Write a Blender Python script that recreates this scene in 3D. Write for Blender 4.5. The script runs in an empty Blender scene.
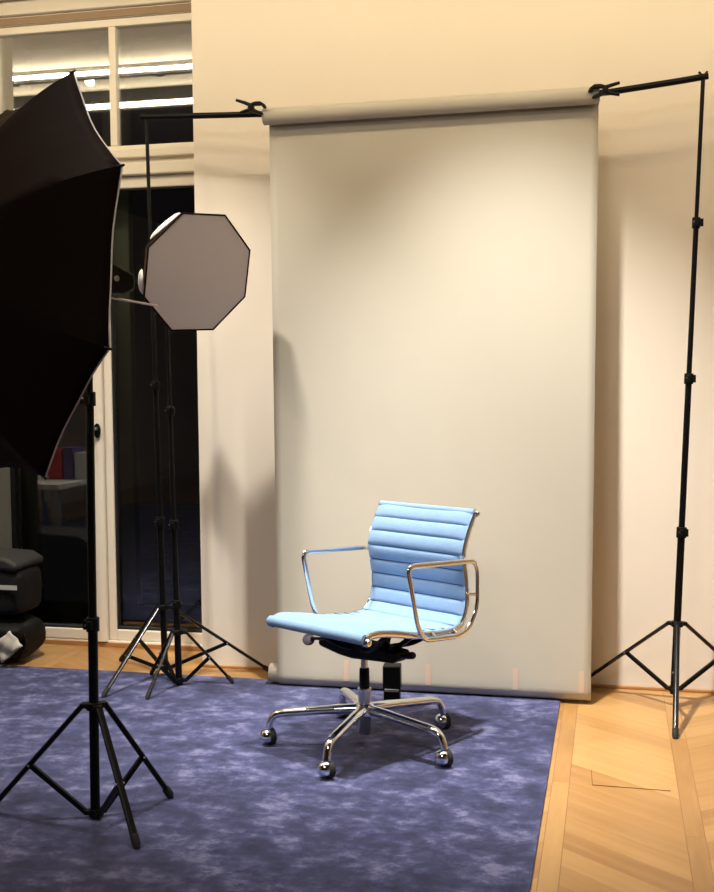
import bpy, bmesh, math, random
from mathutils import Vector, Matrix
random.seed(4)
C = bpy.context.scene.collection
PI = math.pi
V = Vector

# ------------------------------------------------------------------ materials
def mat(name, col=(.8, .8, .8), rough=.5, metal=0., **kw):
    m = bpy.data.materials.new(name); m.use_nodes = True
    b = m.node_tree.nodes['Principled BSDF']
    b.inputs['Base Color'].default_value = (*col, 1)
    b.inputs['Roughness'].default_value = rough
    b.inputs['Metallic'].default_value = metal
    for k, v in kw.items():
        b.inputs[k.replace('_', ' ')].default_value = v
    return m

class NT:
    def __init__(s, m): s.t = m.node_tree; s.b = s.t.nodes['Principled BSDF']
    def n(s, kind, **kw):
        o = s.t.nodes.new(kind)
        for k, v in kw.items(): setattr(o, k, v)
        return o
    def l(s, a, b): s.t.links.new(a, b)
    def math(s, op, a, b=None, c=None):
        o = s.n('ShaderNodeMath', operation=op)
        for i, v in enumerate((a, b, c)):
            if v is None: continue
            if isinstance(v, (int, float)): o.inputs[i].default_value = v
            else: s.l(v, o.inputs[i])
        return o.outputs[0]
    def coord(s, scale=(1, 1, 1)):
        g = s.n('ShaderNodeNewGeometry'); mp = s.n('ShaderNodeMapping')
        mp.inputs['Scale'].default_value = scale
        s.l(g.outputs['Position'], mp.inputs['Vector']); return mp.outputs[0]
    def ocoord(s, scale=(1, 1, 1)):
        g = s.n('ShaderNodeTexCoord'); mp = s.n('ShaderNodeMapping')
        mp.inputs['Scale'].default_value = scale
        s.l(g.outputs['Object'], mp.inputs['Vector']); return mp.outputs[0]
    def noise(s, vec, scale, detail=4, rough=.5):
        o = s.n('ShaderNodeTexNoise'); o.inputs['Scale'].default_value = scale
        o.inputs['Detail'].default_value = detail; o.inputs['Roughness'].default_value = rough
        s.l(vec, o.inputs['Vector']); return o.outputs['Fac']
    def ramp(s, fac, stops, interp='LINEAR'):
        o = s.n('ShaderNodeValToRGB'); o.color_ramp.interpolation = interp
        e = o.color_ramp.elements
        while len(e) < len(stops): e.new(.5)
        for i, (p, c) in enumerate(stops):
            e[i].position = p; e[i].color = (*c, 1)
        s.l(fac, o.inputs[0]); return o.outputs[0]
    def mix(s, fac, a, b, blend='MIX'):
        o = s.n('ShaderNodeMix', data_type='RGBA', blend_type=blend)
        for i, v in ((0, fac), (6, a), (7, b)):
            if isinstance(v, (int, float)): o.inputs[i].default_value = v
            elif isinstance(v, tuple): o.inputs[i].default_value = (*v, 1)
            else: s.l(v, o.inputs[i])
        return o.outputs[2]
    def bump(s, h, strength, dist=.01):
        o = s.n('ShaderNodeBump'); o.inputs['Strength'].default_value = strength
        o.inputs['Distance'].default_value = dist
        s.l(h, o.inputs['Height']); s.l(o.outputs[0], s.b.inputs['Normal'])
    def base(s, c): s.l(c, s.b.inputs['Base Color'])

def plaster(name, col, bump=.15):
    m = mat(name, col, .85); t = NT(m); c = t.coord()
    n = t.noise(c, 3, 3); t.base(t.mix(n, tuple(x * .97 for x in col), tuple(min(1, x * 1.02) for x in col)))
    t.bump(t.noise(c, 240, 3), bump, .002); return m

M = {}
M['wall'] = plaster('wall_paint', (.76, .69, .60))
M['ceil'] = plaster('ceiling_paint', (.80, .76, .70))
M['unlit_ceil'] = plaster('unlit_ceiling_tone', (.10, .10, .11))  # unlit far part of the ceiling: its darkness is put into the colour
M['back_wall'] = plaster('dimmed_far_wall', (.16, .13, .11))  # dimness of the room behind the camera, put into the wall colour
M['frame'] = mat('cream_gloss_paint', (.80, .74, .64), .35)
M['outer_frame'] = mat('olive_grey_paint', (.20, .20, .15), .6)
M['black_metal'] = mat('black_powder_coat', (.003, .003, .0035), .42, .0, Specular_IOR_Level=.16)
M['black_leg'] = mat('black_anodised_metal', (.02, .02, .022), .2, .7)
M['black_plastic'] = mat('black_plastic', (.004, .004, .004), .45, Specular_IOR_Level=.18)
M['rubber'] = mat('black_rubber', (.015, .015, .015), .8)
M['chrome'] = mat('polished_aluminium', (.80, .84, .88), .10, 1)
M['steel'] = mat('brushed_steel', (.62, .62, .62), .28, 1)
M['grey_metal'] = mat('grey_metal', (.33, .33, .34), .4, .6)
M['wood_trim'] = mat('oak_trim', (.42, .20, .07), .5)
M['white_fabric'] = mat('white_nylon', (.85, .83, .80), .6)
M['lining'] = mat('silver_white_lining', (.75, .72, .70), .4)
M['peach_strip'] = mat('pale_peach', (.60, .46, .36), .6)
M['label_grey'] = mat('grey_reflective_band', (.45, .45, .43), .4)
M['grey_panel'] = mat('grey_board', (.085, .085, .075), .6)
M['red_box'] = mat('red_card', (.55, .03, .03), .5)
M['purple_box'] = mat('purple_card', (.13, .10, .30), .5)
M['white_card'] = mat('white_card', (.8, .8, .8), .5)
M['desk_white'] = mat('white_laminate', (.85, .85, .85), .4)
M['blue_plastic'] = mat('blue_plastic', (.06, .16, .38), .4)

def _paper():
    m = mat('grey_backdrop_paper', (.50, .475, .425), .9); t = NT(m); c = t.coord()
    n = t.noise(c, 2.2, 2); t.base(t.mix(n, (.465, .437, .372), (.49, .46, .395)))
    t.bump(t.noise(t.coord((1, 1, .12)), 9, 3), .25, .004); return m
M['paper'] = _paper()

def _black_fabric():
    m = mat('black_nylon', (.007, .0038, .0025), .75, Specular_IOR_Level=.04); t = NT(m)
    n = t.noise(t.ocoord((1, 1, 1)), 5, 3)
    t.bump(n, .35, .02)
    t.b.inputs['Sheen Weight'].default_value = .035
    t.b.inputs['Sheen Tint'].default_value = (.9, .4, .25, 1)
    return m
M['black_fabric'] = _black_fabric()
def _bagf():
    m = mat('black_canvas', (.004, .004, .004), .7, Specular_IOR_Level=.25); t = NT(m)
    t.bump(t.noise(t.ocoord(), 60, 3), .5, .004); return m
M['bag'] = _bagf()

def _upholstery():
    m = mat('light_blue_hopsack', (.25, .48, .80), .85); t = NT(m); c = t.ocoord()
    n = t.noise(c, 260, 2); n2 = t.noise(c, 22, 3)
    col = t.mix(n2, (.105, .24, .48), (.15, .30, .55))
    col = t.mix(t.math('MULTIPLY', n, .42), col, (.42, .50, .62))
    t.base(col); t.bump(n, .4, .002)
    t.b.inputs['Sheen Weight'].default_value = .15
    return m
M['blue_fabric'] = _upholstery()
M['seam'] = mat('dark_blue_seam', (.025, .07, .20), .8)

def _rug():
    m = mat('mottled_blue_pile', (.08, .08, .18), .95); t = NT(m); c = t.coord()
    big = t.noise(t.coord((1, 1.1, 1)), 7.5, 8, .70)
    mid = t.noise(t.coord((1.0, 1.4, 1)), 19, 6, .65)
    fine = t.noise(c, 380, 2, .6)
    f = t.math('ADD', t.math('MULTIPLY', big, .72), t.math('MULTIPLY', mid, .28))
    col = t.ramp(f, [(.39, (.006, .011, .052)), (.475, (.026, .035, .115)), (.535, (.068, .078, .205)), (.61, (.205, .215, .40))])
    speck = t.noise(c, 130, 3, .7)
    col = t.mix(t.math('MULTIPLY', fine, .45), col, (.014, .02, .07))
    col = t.mix(t.math('GREATER_THAN', speck, .60), col, t.mix(.45, col, (.010, .013, .055)))
    t.base(col)
    h = t.math('ADD', t.math('MULTIPLY', f, .6), t.math('MULTIPLY', fine, .5))
    t.bump(h, .8, .012)
    t.b.inputs['Sheen Weight'].default_value = .25
    t.b.inputs['Sheen Tint'].default_value = (.6, .6, .95, 1)
    return m
M['rug'] = _rug()

def _parquet():
    m = mat('oak_parquet', (.5, .28, .1), .34); t = NT(m)
    g = t.n('ShaderNodeNewGeometry'); sp = t.n('ShaderNodeSeparateXYZ'); t.l(g.outputs['Position'], sp.inputs[0])
    X, Y = sp.outputs[0], sp.outputs[1]
    u = t.math('DIVIDE', t.math('ADD', X, .13 + 8 * .4), .4)
    ci = t.math('FLOOR', u); fu = t.math('FRACT', u)
    strip = t.math('GREATER_THAN', fu, .862)
    par = t.math('MODULO', ci, 2.)                     # 0 / 1
    sgn = t.math('SUBTRACT', 1., t.math('MULTIPLY', par, 2.))
    vv = t.math('ADD', Y, t.math('MULTIPLY', t.math('MULTIPLY', fu, .4), t.math('MULTIPLY', sgn, .78)))
    bi = t.math('DIVIDE', vv, .118)
    si = t.math('DIVIDE', t.math('ADD', Y, t.math('MULTIPLY', ci, .37)), .9)
    idx = t.math('ADD', t.math('MULTIPLY', t.math('FLOOR', bi), t.math('SUBTRACT', 1., strip)),
                 t.math('MULTIPLY', t.math('ADD', t.math('FLOOR', si), 200.), strip))
    wn = t.n('ShaderNodeTexWhiteNoise', noise_dimensions='2D')
    cx = t.n('ShaderNodeCombineXYZ'); t.l(idx, cx.inputs[0]); t.l(ci, cx.inputs[1]); t.l(cx.outputs[0], wn.inputs['Vector'])
    # grain runs along the board: across coordinate = vv, along = X ; strips: across = X, along = Y
    across = t.math('ADD', t.math('MULTIPLY', vv, t.math('SUBTRACT', 1., strip)), t.math('MULTIPLY', X, strip))
    along = t.math('ADD', t.math('MULTIPLY', X, t.math('SUBTRACT', 1., strip)), t.math('MULTIPLY', Y, strip))
    cg = t.n('ShaderNodeCombineXYZ'); t.l(t.math('MULTIPLY', across, 1.), cg.inputs[0]); t.l(t.math('MULTIPLY', along, .12), cg.inputs[1])
    t.l(t.math('MULTIPLY', wn.outputs['Value'], 7.), cg.inputs[2])
    grain = t.noise(cg.outputs[0], 60, 5, .7)
    grain2 = t.noise(cg.outputs[0], 16, 5, .65)
    col = t.ramp(wn.outputs['Value'], [(0, (.30, .155, .050)), (.5, (.40, .222, .078)), (1, (.49, .290, .112))])
    col = t.mix(t.math('MULTIPLY', grain, .42), col, (.30, .14, .04))
    col = t.mix(t.ramp(grain2, [(.40, (0, 0, 0)), (.66, (.28, .28, .28))]), col, (.56, .34, .14))
    def line(x, w):
        fr = t.math('FRACT', x)
        return t.math('LESS_THAN', t.math('MINIMUM', fr, t.math('SUBTRACT', 1., fr)), w)
    g1 = t.math('MULTIPLY', line(bi, .006), t.math('SUBTRACT', 1., strip))
    g2 = line(u, .003); g3 = t.math('LESS_THAN', t.math('ABSOLUTE', t.math('SUBTRACT', fu, .862)), .003)
    g4 = t.math('MULTIPLY', line(si, .0012), strip)
    gr = t.math('MAXIMUM', t.math('MAXIMUM', g1, g2), t.math('MAXIMUM', g3, g4))
    col = t.mix(t.math('MULTIPLY', gr, .75), col, (.18, .08, .025))
    t.base(col)
    t.bump(t.math('SUBTRACT', t.math('MULTIPLY', grain, .15), gr), .3, .002)
    return m
M['parquet'] = _parquet()

def _glass():
    m = bpy.data.materials.new('window_glass'); m.use_nodes = True
    t = m.node_tree; t.nodes.clear()
    out = t.nodes.new('ShaderNodeOutputMaterial'); mx = t.nodes.new('ShaderNodeMixShader')
    tr = t.nodes.new('ShaderNodeBsdfTransparent'); gl = t.nodes.new('ShaderNodeBsdfGlossy')
    tr.inputs[0].default_value = (.85, .88, .86, 1)
    gl.inputs['Roughness'].default_value = .015; gl.inputs['Color'].default_value = (.95, .97, 1, 1)
    fr = t.nodes.new('ShaderNodeFresnel'); fr.inputs[0].default_value = 1.5
    ad = t.nodes.new('ShaderNodeMath'); ad.operation = 'MULTIPLY_ADD'
    ad.inputs[1].default_value = 1.6; ad.inputs[2].default_value = GLASS_ADD
    t.links.new(fr.outputs[0], ad.inputs[0]); t.links.new(ad.outputs[0], mx.inputs[0])
    t.links.new(tr.outputs[0], mx.inputs[1]); t.links.new(gl.outputs[0], mx.inputs[2])
    t.links.new(mx.outputs[0], out.inputs[0]); return m
GLASS_ADD = .015
M['glass'] = _glass()
GLASS_ADD = .40
M['transom_glass'] = _glass()
def emis(name, col, s):
    m = bpy.data.materials.new(name); m.use_nodes = True
    b = m.node_tree.nodes['Principled BSDF']
    b.inputs['Emission Color'].default_value = (*col, 1); b.inputs['Emission Strength'].default_value = s
    b.inputs['Base Color'].default_value = (.8, .8, .8, 1); return m
WARM = (1., .80, .55)
M['led'] = emis('warm_led', (1., .84, .62), 14)
M['lamp'] = emis('warm_lamp_lens', (1., .85, .65), 40)

# ------------------------------------------------------------------ mesh tools
def obj(name, bm, m, parent=None, smooth=True, bevel=0, seg=2, inv=None, label=None):
    bmesh.ops.recalc_face_normals(bm, faces=bm.faces)
    if inv is not None: bmesh.ops.transform(bm, matrix=inv, verts=bm.verts)
    me = bpy.data.meshes.new(name); bm.to_mesh(me); bm.free()
    if smooth:
        for p in me.polygons: p.use_smooth = True
        me.set_sharp_from_angle(angle=math.radians(38))
    for x in (m if isinstance(m, (list, tuple)) else [m]): me.materials.append(x)
    o = bpy.data.objects.new(name, me); C.objects.link(o)
    if parent is not None: o.parent = parent
    if bevel:
        b = o.modifiers.new('bevel', 'BEVEL'); b.width = bevel; b.segments = seg; b.limit_method = 'ANGLE'
    if label: o['label'] = label
    return o
def tag(o, label, cat, group=None):
    o['label'] = label; o['category'] = cat
    if group: o['group'] = group
    return o
def thing(name, label, cat, loc=(0, 0, 0), rz=0, group=None):
    o = bpy.data.objects.new(name, None); C.objects.link(o)
    o.location = loc; o.rotation_euler = (0, 0, rz); o.empty_display_size = .1
    tag(o, label, cat, group); return o
def struct(name, bm, m, bevel=0, parent=None, smooth=False):
    o = obj(name, bm, m, parent, smooth, bevel)
    if parent is None: o['kind'] = 'structure'
    return o
def B(): return bmesh.new()
def box(bm, x0, x1, y0, y1, z0, z1, mtx=None):
    vs = [bm.verts.new((x, y, z)) for x in (x0, x1) for y in (y0, y1) for z in (z0, z1)]
    for f in ((0, 1, 3, 2), (4, 6, 7, 5), (0, 4, 5, 1), (2, 3, 7, 6), (0, 2, 6, 4), (1, 5, 7, 3)):
        bm.faces.new([vs[i] for i in f])
    if mtx is not None: bmesh.ops.transform(bm, matrix=mtx, verts=vs)
    return bm
def frame_of(d, up=V((0, 0, 1))):
    d = d.normalized()
    if abs(d.dot(up)) > .98: up = V((0, 1, 0))
    x = up.cross(d).normalized(); y = d.cross(x); return x, y, d
def fillet(pts, r, n=5, closed=False):
    pts = [V(p) for p in pts]; out = []; N = len(pts)
    for i, p in enumerate(pts):
        if not closed and i in (0, N - 1): out.append(p); continue
        a = pts[i - 1]; b = pts[(i + 1) % N]; ra = r[i] if isinstance(r, (list, tuple)) else r
        d1 = (a - p); d2 = (b - p); k = min(ra, d1.length * .48, d2.length * .48)
        if k < 1e-5: out.append(p); continue
        q1 = p + d1.normalized() * k; q2 = p + d2.normalized() * k
        for j in range(n + 1):
            t = j / n; out.append(q1 * (1 - t) ** 2 + p * 2 * t * (1 - t) + q2 * t * t)
    return out
def sweep(bm, pts, r, seg=12, closed=False, flat=1., up=V((0, 0, 1)), cap=True):
    """tube of radius r (number or list) along pts; flat squashes it across its own second axis"""
    pts = [V(p) for p in pts]; N = len(pts); rings = []; x = None
    for i, p in enumerate(pts):
        if closed: d = pts[(i + 1) % N] - pts[i - 1]
        else: d = pts[min(i + 1, N - 1)] - pts[max(i - 1, 0)]
        d.normalize()
        if x is None: x, y, _ = frame_of(d, up)
        else:
            x = (x - d * x.dot(d)).normalized()
        y = d.cross(x); rr = r[i] if isinstance(r, (list, tuple)) else r
        rings.append([bm.verts.new(p + x * math.cos(2 * PI * k / seg) * rr + y * math.sin(2 * PI * k / seg) * rr * flat) for k in range(seg)])
    for i in range(N if closed else N - 1):
        a, b = rings[i], rings[(i + 1) % N]
        for k in range(seg): bm.faces.new((a[k], a[(k + 1) % seg], b[(k + 1) % seg], b[k]))
    if cap and not closed:
        bm.faces.new(rings[0][::-1]); bm.faces.new(rings[-1])
    return bm
def bar(bm, a, b, w, h, up=V((0, 0, 1))):
    a, b = V(a), V(b); x, y, d = frame_of(b - a, up); L = (b - a).length
    m = Matrix.Translation(a) @ Matrix((x, y, d)).transposed().to_4x4()
    return box(bm, -w / 2, w / 2, -h / 2, h / 2, 0, L, m)
def lathe(bm, prof, origin=(0, 0, 0), axis=(0, 0, 1), seg=24, phase=0.):
    """prof: list of (radius, height along axis)"""
    o = V(origin); x, y, d = frame_of(V(axis)); rings = []
    for r, h in prof:
        if r < 1e-6: rings.append([bm.verts.new(o + d * h)])
        else: rings.append([bm.verts.new(o + d * h + (x * math.cos(2 * PI * k / seg + phase) + y * math.sin(2 * PI * k / seg + phase)) * r) for k in range(seg)])
    for a, b in zip(rings, rings[1:]):
        for k in range(seg):
            k2 = (k + 1) % seg
            if len(a) == 1 and len(b) == 1: continue
            if len(a) == 1: bm.faces.new((a[0], b[k2], b[k]))
            elif len(b) == 1: bm.faces.new((a[k], a[k2], b[0]))
            else: bm.faces.new((a[k], a[k2], b[k2], b[k]))
    for rg, fl in ((rings[0], True), (rings[-1], False)):
        if len(rg) > 1: bm.faces.new(rg[::-1] if fl else rg)
    return bm
def cyl(bm, a, b, r, seg=20, r2=None):
    a, b = V(a), V(b); return lathe(bm, [(r, 0), (r if r2 is None else r2, (b - a).length)], a, b - a, seg)
def prism(bm, poly, z0, z1, mtx=None):
    lo = [bm.verts.new((x, y, z0)) for x, y in poly]; hi = [bm.verts.new((x, y, z1)) for x, y in poly]
    bm.faces.new(lo[::-1]); bm.faces.new(hi); n = len(poly)
    for i in range(n): bm.faces.new((lo[i], lo[(i + 1) % n], hi[(i + 1) % n], hi[i]))
    if mtx is not None: bmesh.ops.transform(bm, matrix=mtx, verts=lo + hi)
    return bm
def blob(bm, c, s, e=2.6, lump=.0, seed=0, nu=28, nv=16):
    """super-ellipsoid with a few soft lumps"""
    rnd = random.Random(seed); ph = [(rnd.uniform(0, 6.3), rnd.uniform(0, 6.3), rnd.randint(2, 5), rnd.randint(2, 4)) for _ in range(4)]
    def sp(v): return math.copysign(abs(v) ** (2 / e), v)
    rings = []
    for j in range(nv + 1):
        th = -PI / 2 + PI * j / nv; rg = []
        for i in range(nu):
            p = 2 * PI * i / nu
            k = 1 + lump * sum(math.sin(a * p + q) * math.cos(b * th + w) for q, w, a, b in ph) / 2
            rg.append(V((c[0] + s[0] * sp(math.cos(th)) * sp(math.cos(p)) * k, c[1] + s[1] * sp(math.cos(th)) * sp(math.sin(p)) * k, c[2] + s[2] * sp(math.sin(th)))))
        rings.append(rg)
    bot = bm.verts.new(sum(rings[0], V()) / nu); top = bm.verts.new(sum(rings[-1], V()) / nu)
    R = [[bm.verts.new(v) for v in rg] for rg in rings[1:-1]]
    for a, b in zip(R, R[1:]):
        for k in range(nu): bm.faces.new((a[k], a[(k + 1) % nu], b[(k + 1) % nu], b[k]))
    for k in range(nu):
        bm.faces.new((bot, R[0][(k + 1) % nu], R[0][k])); bm.faces.new((top, R[-1][k], R[-1][(k + 1) % nu]))
    return bm

# ------------------------------------------------------------------ camera
cam = bpy.data.cameras.new('camera'); co = bpy.data.objects.new('camera', cam); C.objects.link(co)
cam.sensor_fit = 'HORIZONTAL'; cam.sensor_width = 36; cam.lens = 1135.3 / 714 * 36; cam.clip_start = .05
p_, y_, r_ = math.radians(3.716), math.radians(12.692), math.radians(-.478)
fw = V((-math.sin(y_) * math.cos(p_), math.cos(y_) * math.cos(p_), -math.sin(p_)))
rt = V((math.cos(y_), math.sin(y_), 0)); up = rt.cross(fw)
r2 = rt * math.cos(r_) + up * math.sin(r_); u2 = -rt * math.sin(r_) + up * math.cos(r_)
co.matrix_world = Matrix.Translation((0, 0, 1.35)) @ Matrix((r2, u2, -fw)).transposed().to_4x4()
bpy.context.scene.camera = co

# ------------------------------------------------------------------ room shell
YT = 3.74; WY = 4.88; DY = 5.165; CZ = 3.25
XL, XR, YB = -5.6, 3.0, -4.5
OX0, OX1 = -3.08, -1.838            # window opening
struct('floor', box(B(), XL, XR, YB, 5.6, -.06, 0), M['parquet'])
bm = B(); box(bm, OX1, XR, WY, 5.6, 0, CZ + .2)
struct('wall_back_right', bm, M['wall'])
struct('wall_back_left', box(B(), XL, OX0, WY, 5.6, 0, CZ + .2), M['wall'])
struct('wall_back_lintel', box(B(), OX0, OX1, WY, 5.6, 3.165, CZ + .2), M['wall'])
struct('wall_left', box(B(), XL - .1, XL, YB, 5.6, 0, CZ + .5), M['wall'])
struct('wall_right', box(B(), XR, XR + .1, YB, 5.6, 0, CZ + .5), M['wall'])
struct('wall_front', box(B(), XL, XR, YB - .1, YB, 0, CZ + .5), M['back_wall'])
bm = B(); box(bm, XL, XR, YT, 5.6, CZ, CZ + .3); struct('ceiling', bm, M['ceil'])
struct('ceiling_trough', box(B(), XL, XR, 2.87, YT, CZ + .09, CZ + .3), M['ceil'])
struct('ceiling_far', box(B(), XL, XR, YB, 2.87, CZ, CZ + .3), M['unlit_ceil'])
# thin oak skirting
struct('baseboard_back', box(B(), OX1, XR, WY - .012, WY, 0, .013), M['wood_trim'], .003)
struct('baseboard_left', box(B(), XL, OX0, WY - .012, WY, 0, .013), M['wood_trim'], .003)
struct('trim_1', box(B(), OX0, OX1, DY - .015, DY + .002, 0, .022), M['wood_trim'], .002)   # dark oak threshold under the door
# cut line in the parquet
bm = B(); bar(bm, (-.056, 3.70, .0006), (.19, 3.695, .0006), .0015, .003); bar(bm, (-.056, 3.70, .0006), (-.062, 3.84, .0006), .0015, .003)
struct('trim_2', bm, mat('dark_gap', (.16, .06, .02), .8))

# ------------------------------------------------------------------ glazed balcony door and transom window
F_ = M['frame']
def beam(bm, x0, x1, z0, z1, y0, y1): return box(bm, x0, x1, y0, y1, z0, z1)
# fixed frame: jambs, head, transom beam
bm = B()
beam(bm, OX0, -2.985, 0, 3.165, DY + .0, DY + .09)
beam(bm, -1.83, OX1 + .03, 0, 3.165, DY, DY + .09)
struct('trim_3', bm, F_, .006)
bm = B(); beam(bm, OX0, OX1, 3.055, 3.165, DY, DY + .09); beam(bm, OX0, OX1, 3.095, 3.165, DY - .03, DY)
struct('trim_4', bm, F_, .006)
bm = B()
beam(bm, OX0, OX1, 2.30, 2.43, DY + .01, DY + .09)
beam(bm, OX0, OX1, 2.385, 2.425, DY - .022, DY + .012); beam(bm, OX0, OX1, 2.303, 2.358, DY - .03, DY + .012)
struct('trim_5', bm, F_, .006)
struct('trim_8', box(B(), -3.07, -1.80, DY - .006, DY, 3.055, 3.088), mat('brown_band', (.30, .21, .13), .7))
# transom window: frame with mullion, two panes
w = obj('window_1', (lambda b: (beam(b, -2.985, -1.80, 2.43, 2.452, DY + .02, DY + .08), beam(b, -2.985, -1.80, 3.018, 3.055, DY + .02, DY + .08),
     beam(b, -2.985, -2.965, 2.452, 3.018, DY + .02, DY + .08), beam(b, -2.379, -2.343, 2.452, 3.018, DY + .02, DY + .08), b)[-1])(B()), F_, smooth=False, bevel=.004)
w['kind'] = 'structure'
obj('pane', box(B(), -2.965, -2.379, DY + .040, DY + .046, 2.452, 3.018), M['transom_glass'], w, False)
obj('pane', box(B(), -2.343, -1.80, DY + .040, DY + .046, 2.452, 3.018), M['transom_glass'], w, False)
# right leaf and left leaf of the balcony door
def leaf(name, x0, x1, gx0, gx1, gz0, gz1, y0):
    b = B()
    beam(b, x0, gx0, .03, 2.30, y0, y0 + .07); beam(b, gx1, x1, .03, 2.30, y0, y0 + .07)
    beam(b, gx0, gx1, .03, gz0, y0, y0 + .07); beam(b, gx0, gx1, gz1, 2.30, y0, y0 + .07)
    d = obj(name, b, F_, smooth=False, bevel=.006); d['kind'] = 'structure'
    obj('pane', box(B(), gx0, gx1, y0 + .035, y0 + .041, gz0, gz1), M['glass'], d, False)
    g = B(); t_ = .006
    for a in ((gx0, gx0 + t_, gz0, gz1), (gx1 - t_, gx1, gz0, gz1), (gx0, gx1, gz0, gz0 + t_ * 2), (gx0, gx1, gz1 - t_, gz1)):
        beam(g, *a, y0 + .008, y0 + .034)
    obj('glazing_gasket', g, M['rubber'], d, False)
    return d
leaf('door_1', -2.436, -1.80, -2.395, -1.84, .085, 2.245, DY + .005)
d2 = leaf('door_2', -2.985, -2.438, -2.925, -2.502, .085, 2.245, DY - .012)
# rounded cover stile on the left leaf + handle
b = B(); sweep(b, [(-2.465, DY - .012, .028), (-2.465, DY - .012, 2.30)], .029, 20, flat=.45, up=V((0, 1, 0)))
obj('cover_stile', b, F_, d2)
hb = B(); lathe(hb, [(.0, 0), (.016, 0), (.018, .003), (.018, .009), (.012, .012), (0, .012)], (-2.458, DY - .027, 1.075), (0, -1, 0), 20)
bmesh.ops.scale(hb, vec=(1, 1, 2.0), space=Matrix.Translation((2.458, 0, -1.075)), verts=hb.verts)
h_ = obj('handle', hb, M['black_metal'], d2, label='dark oval plate with a steel lever')
hb = B(); cyl(hb, (-2.458, DY - .03, 1.085), (-2.458, DY - .07, 1.085), .008)
sweep(hb, fillet([(-2.458, DY - .07, 1.085), (-2.490, DY - .07, 1.085), (-2.490, DY - .07, .965)], .012), .0075, 10)
obj('lever', hb, M['steel'], h_)
# sill board under door leafs
struct('trim_6', box(B(), OX0, OX1, DY - .01, DY + .10, 0.0, .03), F_, .004)
# outer casement of the double window, seen through the glass
bm = B()
for (a, b_, c, d) in ((-1.90, -1.80, 0, 3.1), (-3.08, -2.96, 0, 3.1), (-2.54, -2.405, 0, 3.1), (-3.08, -1.80, 0, .15), (-3.08, -1.80, 2.29, 2.42), (-3.08, -1.80, 3.03, 3.1)):
    beam(bm, a, b_, c, d, DY + .27, DY + .33)
struct('trim_7', bm, M['outer_frame'], .004)

# ------------------------------------------------------------------ rug
bm = B(); n = 1
box(bm, -4.9, -.200, -.6, 4.70, .0, .010)
rug = obj('rug', bm, M['rug'], smooth=False, bevel=.004)
tag(rug, 'large mottled dark blue pile rug lying on the oak parquet', 'rug')
RZ = .010

# ------------------------------------------------------------------ paper backdrop
bd = thing('paper_backdrop', 'grey-beige seamless paper backdrop hanging from a crossbar behind the blue chair', 'backdrop', (-.74, 4.64, RZ))
binv = Matrix.Translation((.74, -4.64, -RZ))
def bpart(name, bm, m, **k): return obj(name, bm, m, bd, inv=binv, **k)
RLZ, RRZ = 2.417, 2.424
b = B(); lathe(b, [(.034, 0), (.034, 1.369)], (-1.427, 4.62, RLZ), (1.369, 0, RRZ - RLZ), 36)
bmesh.ops.delete(b, geom=[f for f in b.faces if len(f.verts) > 4], context='FACES_ONLY')
ro = lathe(b, [(.017, 0), (.017, 1.369)], (-1.427, 4.62, RLZ), (1.369, 0, RRZ - RLZ), 36)
bmesh.ops.delete(b, geom=[f for f in b.faces if len(f.verts) > 4], context='FACES_ONLY')
bmesh.ops.bridge_loops(b, edges=[e for e in b.edges if len(e.link_faces) == 1 and abs(e.verts[0].co.x + 1.427) < .02])
bmesh.ops.bridge_loops(b, edges=[e for e in b.edges if len(e.link_faces) == 1 and abs(e.verts[0].co.x + .058) < .02])
# core hole rims
bpart('upper_roll', b, M['paper'])
CARD = mat('cardboard_core', (.35, .24, .14), .9)
for x in (-1.4275, -.0575):
    z = RLZ if x < -1 else RRZ
    b = B(); lathe(b, [(.024, -.002), (.024, .002), (.0165, .002), (.0165, -.002), (.024, -.002)], (x, 4.62, z), (1, 0, 0), 24)
    bmesh.ops.delete(b, geom=[f for f in b.faces if len(f.verts) > 4], context='FACES_ONLY')
    bpart('roll_core', b, CARD)
# sheet: grid, hangs from the back of the roll, curls forward onto the lower roll
b = B(); nx = 40; prof = []
LR = .047; LY = 4.645; ZC = RZ + LR + .0005
for k in range(61):
    q = k / 60; prof.append((4.653 + (LY - LR - .001 - 4.653) * q + .010 * math.sin(q * PI) * .6, 2.415 - (2.415 - ZC - .004) * q))
for k in range(1, 8):
    a = math.radians(180 + 10 * k); prof.append((LY + (LR + .001) * math.cos(a), ZC + (LR + .001) * math.sin(a)))
grid = []
for (y, z) in prof:
    row = []; t = 1 - z / 2.415
    xl = -1.414 + .022 * t; xr = -.060 - .018 * t
    for i in range(nx + 1):
        x = xl + (xr - xl) * i / nx
        t2 = t * min(1, max(0, (z - .06) / .5)); row.append(b.verts.new((x, y + (.0022 * math.sin(i * .55) + .0012 * math.sin(i * 1.3 + z * 3)) * t2, z)))
    grid.append(row)
for a, c in zip(grid, grid[1:]):
    for i in range(nx): b.faces.new((a[i], a[i + 1], c[i + 1], c[i]))
s_ = bpart('paper_sheet', b, M['paper']); md = s_.modifiers.new('solid', 'SOLIDIFY'); md.thickness = .0012
b = B()
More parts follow.
